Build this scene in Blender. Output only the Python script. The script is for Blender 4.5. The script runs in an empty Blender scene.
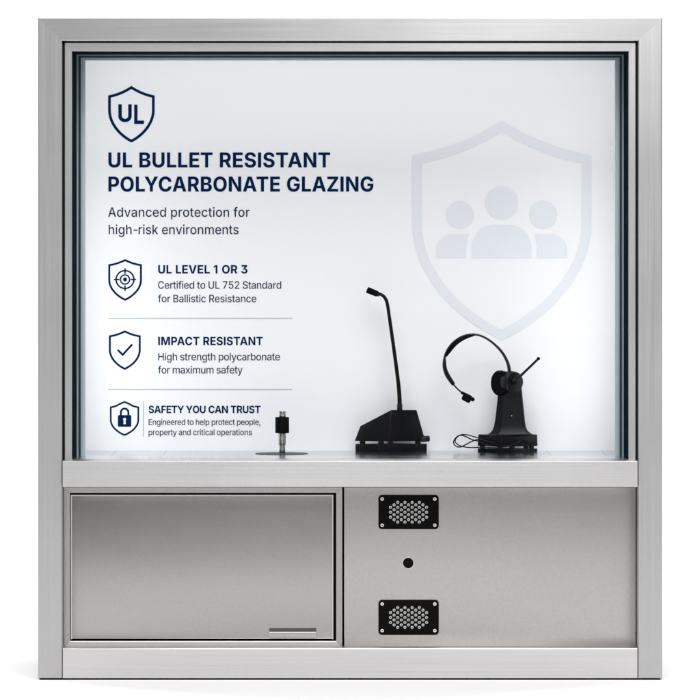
import bpy, bmesh, math, json
from mathutils import Vector, Matrix
from mathutils.geometry import delaunay_2d_cdt

# ------------------------------------------------------------------ scene
S = bpy.context.scene
C = S.collection
PX = 0.002                      # metres per photo pixel on the front plane (y = 0)
L = 9.6                         # camera distance from the front plane
HZ = 228.0                      # photo row of the eye level
D = 0.410                       # depth of the counter, front edge to back panel

def P(px, py, y=0.0):
    """real position, at depth y, of a point measured in the photograph"""
    k = (L + y) / L
    return Vector(((px - 350) * PX * k, y, (680 - HZ) * PX + (HZ - py) * PX * k))

# ------------------------------------------------------------------ materials
def mat(name):
    m = bpy.data.materials.new(name); m.use_nodes = True
    return m, m.node_tree.nodes, m.node_tree.links, m.node_tree.nodes['Principled BSDF']

def steel(name, base=(.53, .522, .522), rough=.33, axis='x', streak=.15, grain=.05, bump=.02, normal_tilt=None):
    m, N, K, b = mat(name)
    tc = N.new('ShaderNodeTexCoord')
    mp = N.new('ShaderNodeMapping'); K.new(tc.outputs['Object'], mp.inputs[0])
    mp.inputs['Scale'].default_value = {'x': (2.0, 300, 420), 'z': (420, 300, 2.0), 'n': (160, 160, 160)}[axis]
    n1 = N.new('ShaderNodeTexNoise'); n1.inputs['Scale'].default_value = 1; n1.inputs['Detail'].default_value = 4
    n1.inputs['Roughness'].default_value = .65
    K.new(mp.outputs[0], n1.inputs['Vector'])
    n2 = N.new('ShaderNodeTexNoise'); n2.inputs['Scale'].default_value = 270; n2.inputs['Detail'].default_value = 2
    K.new(tc.outputs['Object'], n2.inputs['Vector'])
    n3 = N.new('ShaderNodeTexNoise'); n3.inputs['Scale'].default_value = 4.5; n3.inputs['Detail'].default_value = 3
    K.new(tc.outputs['Object'], n3.inputs['Vector'])
    def math_(op, a, bb):
        q = N.new('ShaderNodeMath'); q.operation = op
        for i, v in enumerate((a, bb)):
            if isinstance(v, (int, float)): q.inputs[i].default_value = v
            else: K.new(v, q.inputs[i])
        return q.outputs[0]
    s1 = math_('MULTIPLY', math_('SUBTRACT', n1.outputs[0], .5), streak * 2)
    s2 = math_('MULTIPLY', math_('SUBTRACT', n2.outputs[0], .5), grain * 2)
    s3 = math_('MULTIPLY', math_('SUBTRACT', n3.outputs[0], .5), .09)
    tot = math_('ADD', math_('ADD', s1, s2), math_('ADD', s3, 1.0))
    vm = N.new('ShaderNodeVectorMath'); vm.operation = 'SCALE'
    vm.inputs[0].default_value = base; K.new(tot, vm.inputs['Scale'])
    K.new(vm.outputs[0], b.inputs['Base Color'])
    K.new(math_('ADD', math_('ADD', math_('MULTIPLY', s1, .8 if bump else 0), math_('MULTIPLY', s3, 1.3)), rough), b.inputs['Roughness'])
    b.inputs['Metallic'].default_value = 1
    if not bump: pass
    bp = N.new('ShaderNodeBump'); bp.inputs['Strength'].default_value = bump; bp.inputs['Distance'].default_value = .001
    K.new(n1.outputs[0], bp.inputs['Height']); K.new(bp.outputs[0], b.inputs['Normal'])
    if normal_tilt:                      # normals tilted on flat faces, putting in a light-to-dark gradient
        (cx, kx, cz, kz) = normal_tilt
        ge = N.new('ShaderNodeNewGeometry'); sp = N.new('ShaderNodeSeparateXYZ'); K.new(ge.outputs['Position'], sp.inputs[0])
        cb = N.new('ShaderNodeCombineXYZ')
        K.new(math_('MULTIPLY', math_('SUBTRACT', sp.outputs['X'], cx), kx), cb.inputs['X'])
        K.new(math_('MULTIPLY', math_('SUBTRACT', sp.outputs['Z'], cz), kz), cb.inputs['Z'])
        ad = N.new('ShaderNodeVectorMath'); ad.operation = 'ADD'; K.new(ge.outputs['Normal'], ad.inputs[0]); K.new(cb.outputs[0], ad.inputs[1])
        nz = N.new('ShaderNodeVectorMath'); nz.operation = 'NORMALIZE'; K.new(ad.outputs[0], nz.inputs[0])
        K.new(nz.outputs[0], bp.inputs['Normal'] if bump else b.inputs['Normal'])
    return m

def plain(name, col, rough=.5, metallic=0, spec=.5, noise=.06, scale=60):
    m, N, K, b = mat(name)
    tc = N.new('ShaderNodeTexCoord')
    n = N.new('ShaderNodeTexNoise'); n.inputs['Scale'].default_value = scale; n.inputs['Detail'].default_value = 3
    K.new(tc.outputs['Object'], n.inputs['Vector'])
    r = N.new('ShaderNodeMapRange'); r.inputs['To Min'].default_value = 1 - noise; r.inputs['To Max'].default_value = 1 + noise
    K.new(n.outputs[0], r.inputs[0])
    v = N.new('ShaderNodeVectorMath'); v.operation = 'SCALE'; v.inputs[0].default_value = col
    K.new(r.outputs[0], v.inputs['Scale']); K.new(v.outputs[0], b.inputs['Base Color'])
    b.inputs['Roughness'].default_value = rough; b.inputs['Metallic'].default_value = metallic
    b.inputs['Specular IOR Level'].default_value = spec
    return m

M = {}
M['steel_h'] = steel('brushed_steel_horizontal', base=(.56, .553, .552), axis='x', normal_tilt=(.03, .13, .6, 0))
M['steel_trim'] = steel('brushed_steel_trim', base=(.42, .412, .408), rough=.28, axis='x')
M['steel_trim_v'] = steel('brushed_steel_trim_upright', base=(.42, .412, .408), rough=.28, axis='z')
M['steel_c'] = steel('brushed_steel_counter', base=(.72, .71, .708), axis='x', normal_tilt=(.08, .24, .3, 0))
M['steel_v'] = steel('brushed_steel_vertical', axis='z')
M['steel_panel'] = steel('satin_steel_panel', base=(.53, .52, .51), rough=.36, axis='n', streak=.05, grain=.06, bump=.03)
M['steel_door'] = steel('satin_steel_door', base=(.435, .421, .412), rough=.28, axis='n', streak=.05, grain=.085, bump=0, normal_tilt=(-.02, .30, .215, 1.0))
M['steel_fixed'] = steel('satin_steel_fixed', base=(.465, .453, .443), rough=.29, axis='n', streak=.05, grain=.085, bump=0, normal_tilt=(.12, .28, .27, .55))
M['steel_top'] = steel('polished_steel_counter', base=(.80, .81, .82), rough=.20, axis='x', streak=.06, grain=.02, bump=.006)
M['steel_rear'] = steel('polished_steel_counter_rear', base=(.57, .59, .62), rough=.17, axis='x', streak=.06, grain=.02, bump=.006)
M['steel_bright'] = steel('bright_steel', base=(.78, .77, .76), rough=.2, axis='x', streak=.06)
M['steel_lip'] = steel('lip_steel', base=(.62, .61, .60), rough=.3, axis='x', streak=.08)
M['chrome'] = steel('turned_steel', base=(.5, .49, .48), rough=.22, axis='n', streak=.03, bump=0)
M['gap'] = plain('black_gap', (.006, .006, .007), .8, spec=.1)
M['plastic'] = plain('black_plastic', (.0045, .0045, .005), .32, spec=.24, noise=.25, scale=300)
M['plastic_gloss'] = plain('black_gloss_plastic', (.003, .003, .0035), .28, spec=.16, noise=.2)
M['foam'] = plain('black_foam', (.0045, .0045, .005), .9, spec=.05, noise=.5, scale=900)
M['plate'] = plain('black_painted_plate', (.003, .003, .0034), .5, spec=.06, noise=.2, scale=400)
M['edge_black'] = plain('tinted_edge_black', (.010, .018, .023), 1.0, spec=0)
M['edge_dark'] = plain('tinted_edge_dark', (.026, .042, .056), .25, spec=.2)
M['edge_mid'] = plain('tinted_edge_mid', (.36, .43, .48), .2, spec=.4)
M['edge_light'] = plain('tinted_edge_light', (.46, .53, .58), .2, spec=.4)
M['liner'] = plain('liner_white', (.8, .81, .82), .5, spec=.3)
M['panel'] = plain('white_polycarbonate', (.868, .872, .883), .55, spec=.25, noise=.012, scale=2.2)
M['navy'] = plain('navy_print', (.0012, .015, .068), .7, spec=.02, noise=.05)
M['slate'] = plain('slate_print', (.018, .032, .062), .7, spec=.03, noise=.05)
M['rule'] = plain('grey_rule_print', (.50, .52, .56), .6, spec=.1)
M['pale'] = plain('pale_blue_print', (.755, .775, .81), .6, spec=.2, noise=.02, scale=8)
M['white'] = plain('white_print', (.85, .87, .9), .6, spec=.2)
M['seam'] = plain('seam_grey', (.38, .39, .41), .4, spec=.3)

def glass():
    m = bpy.data.materials.new('clear_polycarbonate'); m.use_nodes = True
    N, K = m.node_tree.nodes, m.node_tree.links
    N.remove(N['Principled BSDF'])
    t = N.new('ShaderNodeBsdfTransparent'); t.inputs[0].default_value = (.985, .988, .992, 1)
    g = N.new('ShaderNodeBsdfGlossy'); g.inputs['Roughness'].default_value = .02
    lw = N.new('ShaderNodeLayerWeight'); lw.inputs[0].default_value = .04
    mr = N.new('ShaderNodeMath'); mr.operation = 'MULTIPLY'; mr.inputs[1].default_value = .25
    K.new(lw.outputs['Fresnel'], mr.inputs[0])
    x = N.new('ShaderNodeMixShader')
    K.new(mr.outputs[0], x.inputs[0]); K.new(t.outputs[0], x.inputs[1]); K.new(g.outputs[0], x.inputs[2])
    K.new(x.outputs[0], N['Material Output'].inputs[0])
    return m
M['glass'] = glass()

# ------------------------------------------------------------------ helpers

class B:
    """collects shapes into one mesh"""
    def __init__(s): s.bm = bmesh.new(); s.flat = False
    def prism(s, pts, y0, y1, bev=0.0, seg=1, draft=None):
        """polygon of world (x,z) points pushed from depth y0 (front) to y1"""
        t = bmesh.new()
        f = [t.verts.new((x, y0, z)) for x, z in pts]; g = [t.verts.new((x, y1, z)) for x, z in pts]
        n = len(pts)
        t.faces.new(f); t.faces.new(g[::-1])
        for i in range(n): t.faces.new((f[i], g[i], g[(i + 1) % n], f[(i + 1) % n]))
        bmesh.ops.recalc_face_normals(t, faces=t.faces[:])
        if bev:
            es = [e for e in t.edges if abs(e.verts[0].co.y - y0) < 1e-6 and abs(e.verts[1].co.y - y0) < 1e-6
                  and min(abs(e.verts[0].co.x - e.verts[1].co.x), abs(e.verts[0].co.z - e.verts[1].co.z)) < .0012]
            bmesh.ops.bevel(t, geom=es, offset=bev, segments=seg, affect='EDGES', profile=.5)
        s.add(t); return s
    def box(s, a, b, bev=0.0, seg=1):
        t = bmesh.new()
        lo = [min(a[i], b[i]) for i in range(3)]; hi = [max(a[i], b[i]) for i in range(3)]
        bmesh.ops.create_cube(t, size=1, matrix=Matrix.Translation([(lo[i] + hi[i]) / 2 for i in range(3)]) @ Matrix.Diagonal([hi[i] - lo[i] for i in range(3)] + [1]))
        if bev: bmesh.ops.bevel(t, geom=t.edges[:], offset=bev, segments=seg, affect='EDGES', profile=.5)
        s.add(t); return s
    def add(s, t, mtx=None):
        if mtx is not None: t.transform(mtx)
        me = bpy.data.meshes.new('t'); t.to_mesh(me); t.free(); s.bm.from_mesh(me); bpy.data.meshes.remove(me)
    def cyl(s, a, b, r, r2=None, seg=32, bev=0.0, bseg=2):
        a = Vector(a); b = Vector(b); d = b - a
        t = bmesh.new()
        bmesh.ops.create_cone(t, cap_ends=True, segments=seg, radius1=r, radius2=r if r2 is None else r2, depth=d.length)
        if bev:
            es = [e for e in t.edges if abs(abs(e.verts[0].co.z) - d.length / 2) < 1e-7 and abs(e.verts[0].co.z - e.verts[1].co.z) < 1e-7]
            bmesh.ops.bevel(t, geom=es, offset=bev, segments=bseg, affect='EDGES', profile=.5)
        s.add(t, Matrix.Translation((a + b) / 2) @ d.to_track_quat('Z', 'Y').to_matrix().to_4x4()); return s
    def ball(s, c, r, sc=(1, 1, 1), rot=None):
        t = bmesh.new(); bmesh.ops.create_uvsphere(t, u_segments=24, v_segments=14, radius=r)
        s.add(t, Matrix.Translation(c) @ (rot or Matrix()) @ Matrix.Diagonal(list(sc) + [1])); return s
    def tube(s, pts, rad, seg=14, sub=6, flatx=None):
        """round (or flattened) tube through points; rad a number or one per point"""
        pts = [Vector(p) for p in pts]; n = len(pts)
        rr = rad if isinstance(rad, (list, tuple)) else [rad] * n
        P_, R_ = [], []
        for i in range(n - 1):
            p0, p1, p2, p3 = pts[max(i - 1, 0)], pts[i], pts[i + 1], pts[min(i + 2, n - 1)]
            for k in range(sub):
                t = k / sub
                P_.append(.5 * ((2 * p1) + (p2 - p0) * t + (2 * p0 - 5 * p1 + 4 * p2 - p3) * t * t + (3 * p1 - p0 - 3 * p2 + p3) * t ** 3))
                R_.append(rr[i] * (1 - t) + rr[i + 1] * t)
        P_.append(pts[-1]); R_.append(rr[-1])
        rings = []; up = Vector((0, 1, 0))
        for i, p in enumerate(P_):
            d = (P_[min(i + 1, len(P_) - 1)] - P_[max(i - 1, 0)]).normalized()
            sdir = d.cross(up)
            if sdir.length < 1e-4: sdir = d.cross(Vector((1, 0, 0)))
            sdir.normalize(); u = sdir.cross(d).normalized()
            w = flatx or 1.0
            rings.append([s.bm.verts.new(p + (sdir * math.cos(a) + u * w * math.sin(a)) * R_[i]) for a in [2 * math.pi * k / seg for k in range(seg)]])
        for i in range(len(rings) - 1):
            for k in range(seg):
                s.bm.faces.new((rings[i][k], rings[i][(k + 1) % seg], rings[i + 1][(k + 1) % seg], rings[i + 1][k]))
        s.bm.faces.new(rings[0][::-1]); s.bm.faces.new(rings[-1]); return s
    def hexa(s, vs, bev=0.0, seg=2):
        """eight corners: bottom four, then top four above them"""
        t = bmesh.new(); v = [t.verts.new(p) for p in vs]
        for q in ((3, 2, 1, 0), (4, 5, 6, 7), (0, 1, 5, 4), (1, 2, 6, 5), (2, 3, 7, 6), (3, 0, 4, 7)): t.faces.new([v[i] for i in q])
        bmesh.ops.recalc_face_normals(t, faces=t.faces[:])
        if bev: bmesh.ops.bevel(t, geom=t.edges[:], offset=bev, segments=seg, affect='EDGES', profile=.5)
        s.add(t); return s
    def loft(s, rings, bev=0.0):
        t = bmesh.new(); R = [[t.verts.new(p) for p in r] for r in rings]; n = len(R[0])
        for a, b in zip(R, R[1:]):
            for k in range(n): t.faces.new((a[k], a[(k + 1) % n], b[(k + 1) % n], b[k]))
        t.faces.new(R[0][::-1]); t.faces.new(R[-1])
        bmesh.ops.recalc_face_normals(t, faces=t.faces[:])
        s.add(t); return s
    def build(s, name, m, parent=None, smooth=None, label=None):
        if not s.flat: bmesh.ops.recalc_face_normals(s.bm, faces=s.bm.faces[:])
        if parent is not None:
            root = parent
            while root.parent: root = root.parent
            s.bm.transform(Matrix.Translation(-Vector(root.location)))
        me = bpy.data.meshes.new(name); s.bm.to_mesh(me); s.bm.free()
        me.materials.append(m)
        if smooth is not None:
            me.shade_smooth() if hasattr(me, 'shade_smooth') else None
            try: me.set_sharp_from_angle(angle=math.radians(smooth))
            except Exception: pass
        o = bpy.data.objects.new(name, me); C.objects.link(o)
        if parent is not None: o.parent = parent
        if label: o['label'] = label
        return o

def thing(name, label, cat, loc=(0, 0, 0), group=None):
    o = bpy.data.objects.new(name, None); C.objects.link(o)
    o.location = loc; o.empty_display_size = .05
    o['label'] = label; o['category'] = cat
    if group: o['group'] = group
    return o

def R2(px0, py0, px1, py1, y=0.0):
    """rectangle in photo pixels -> four (x,z) at depth y"""
    a = P(px0, py0, y); b = P(px1, py1, y)
    return [(a.x, a.z), (b.x, a.z), (b.x, b.z), (a.x, b.z)]
def PG(pts, y=0.0): return [(P(a, b, y).x, P(a, b, y).z) for a, b in pts]
def rrect(cx, cy, w, h, r, n=6):
    out = []
    for qx, qy, a0 in ((1, -1, -90), (1, 1, 0), (-1, 1, 90), (-1, -1, 180)):
        for k in range(n + 1):
            a = math.radians(a0 + 90 * k / n)
            out.append((cx + qx * (w / 2 - r) + r * math.cos(a), cy + qy * (h / 2 - r) + r * math.sin(a)))
    return out
def circ(cx, cy, r, n=28, rev=False, ry=None):
    p = [(cx + r * math.cos(2 * math.pi * k / n), cy + (ry or r) * math.sin(2 * math.pi * k / n)) for k in range(n)]
    return p[::-1] if rev else p

def fill(contours):
    """triangles of the non-zero winding area of closed contours (2-D)"""
    V, E_ = [], []
    for c in contours:
        b = len(V); V += [Vector(p) for p in c]; E_ += [(b + i, b + (i + 1) % len(c)) for i in range(len(c))]
    v, e, f, *_ = delaunay_2d_cdt(V, E_, [], 0, 1e-7)
    keep = []
    for t in f:
        cx = sum(v[i].x for i in t) / 3; cy = sum(v[i].y for i in t) / 3; w = 0
        for c in contours:
            for i in range(len(c)):
                x0, y0 = c[i]; x1, y1 = c[(i + 1) % len(c)]
                if (y0 <= cy) != (y1 <= cy):
                    xx = x0 + (cy - y0) * (x1 - x0) / (y1 - y0)
                    if xx > cx: w += 1 if y1 > y0 else -1
        if w: keep.append(tuple(t))
    return [(p.x, p.y) for p in v], keep

def sheet(b, contours, y):
    """flat printed shape, contours in photo pixels, lying at depth y facing the viewer"""
    v, f = fill(contours); b.flat = True
    vs = [b.bm.verts.new(P(px, py, y)) for px, py in v]
    for t in f:
        fc = b.bm.faces.new([vs[i] for i in t]); fc.normal_update()
        if fc.normal.y > 0: fc.normal_flip()
    return b

def area(c): return sum(c[i][0] * c[(i + 1) % len(c)][1] - c[(i + 1) % len(c)][0] * c[i][1] for i in range(len(c))) / 2
def offset(c, d):
    """inset a closed polygon by d with mitred corners"""
    s = 1 if area(c) > 0 else -1; n = len(c); out = []
    for i in range(n):
        a, p, q = Vector(c[i - 1]), Vector(c[i]), Vector(c[(i + 1) % n])
        e1 = (p - a).normalized(); e2 = (q - p).normalized()
        n1 = Vector((-e1.y, e1.x)) * s; n2 = Vector((-e2.y, e2.x)) * s
        m = n1 + n2; m.normalize(); k = d / max(.3, m.dot(n1))
        out.append((p.x + m.x * k, p.y + m.y * k))
    return out
def outline(c, w): return [c, offset(c, w)[::-1]]

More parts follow.
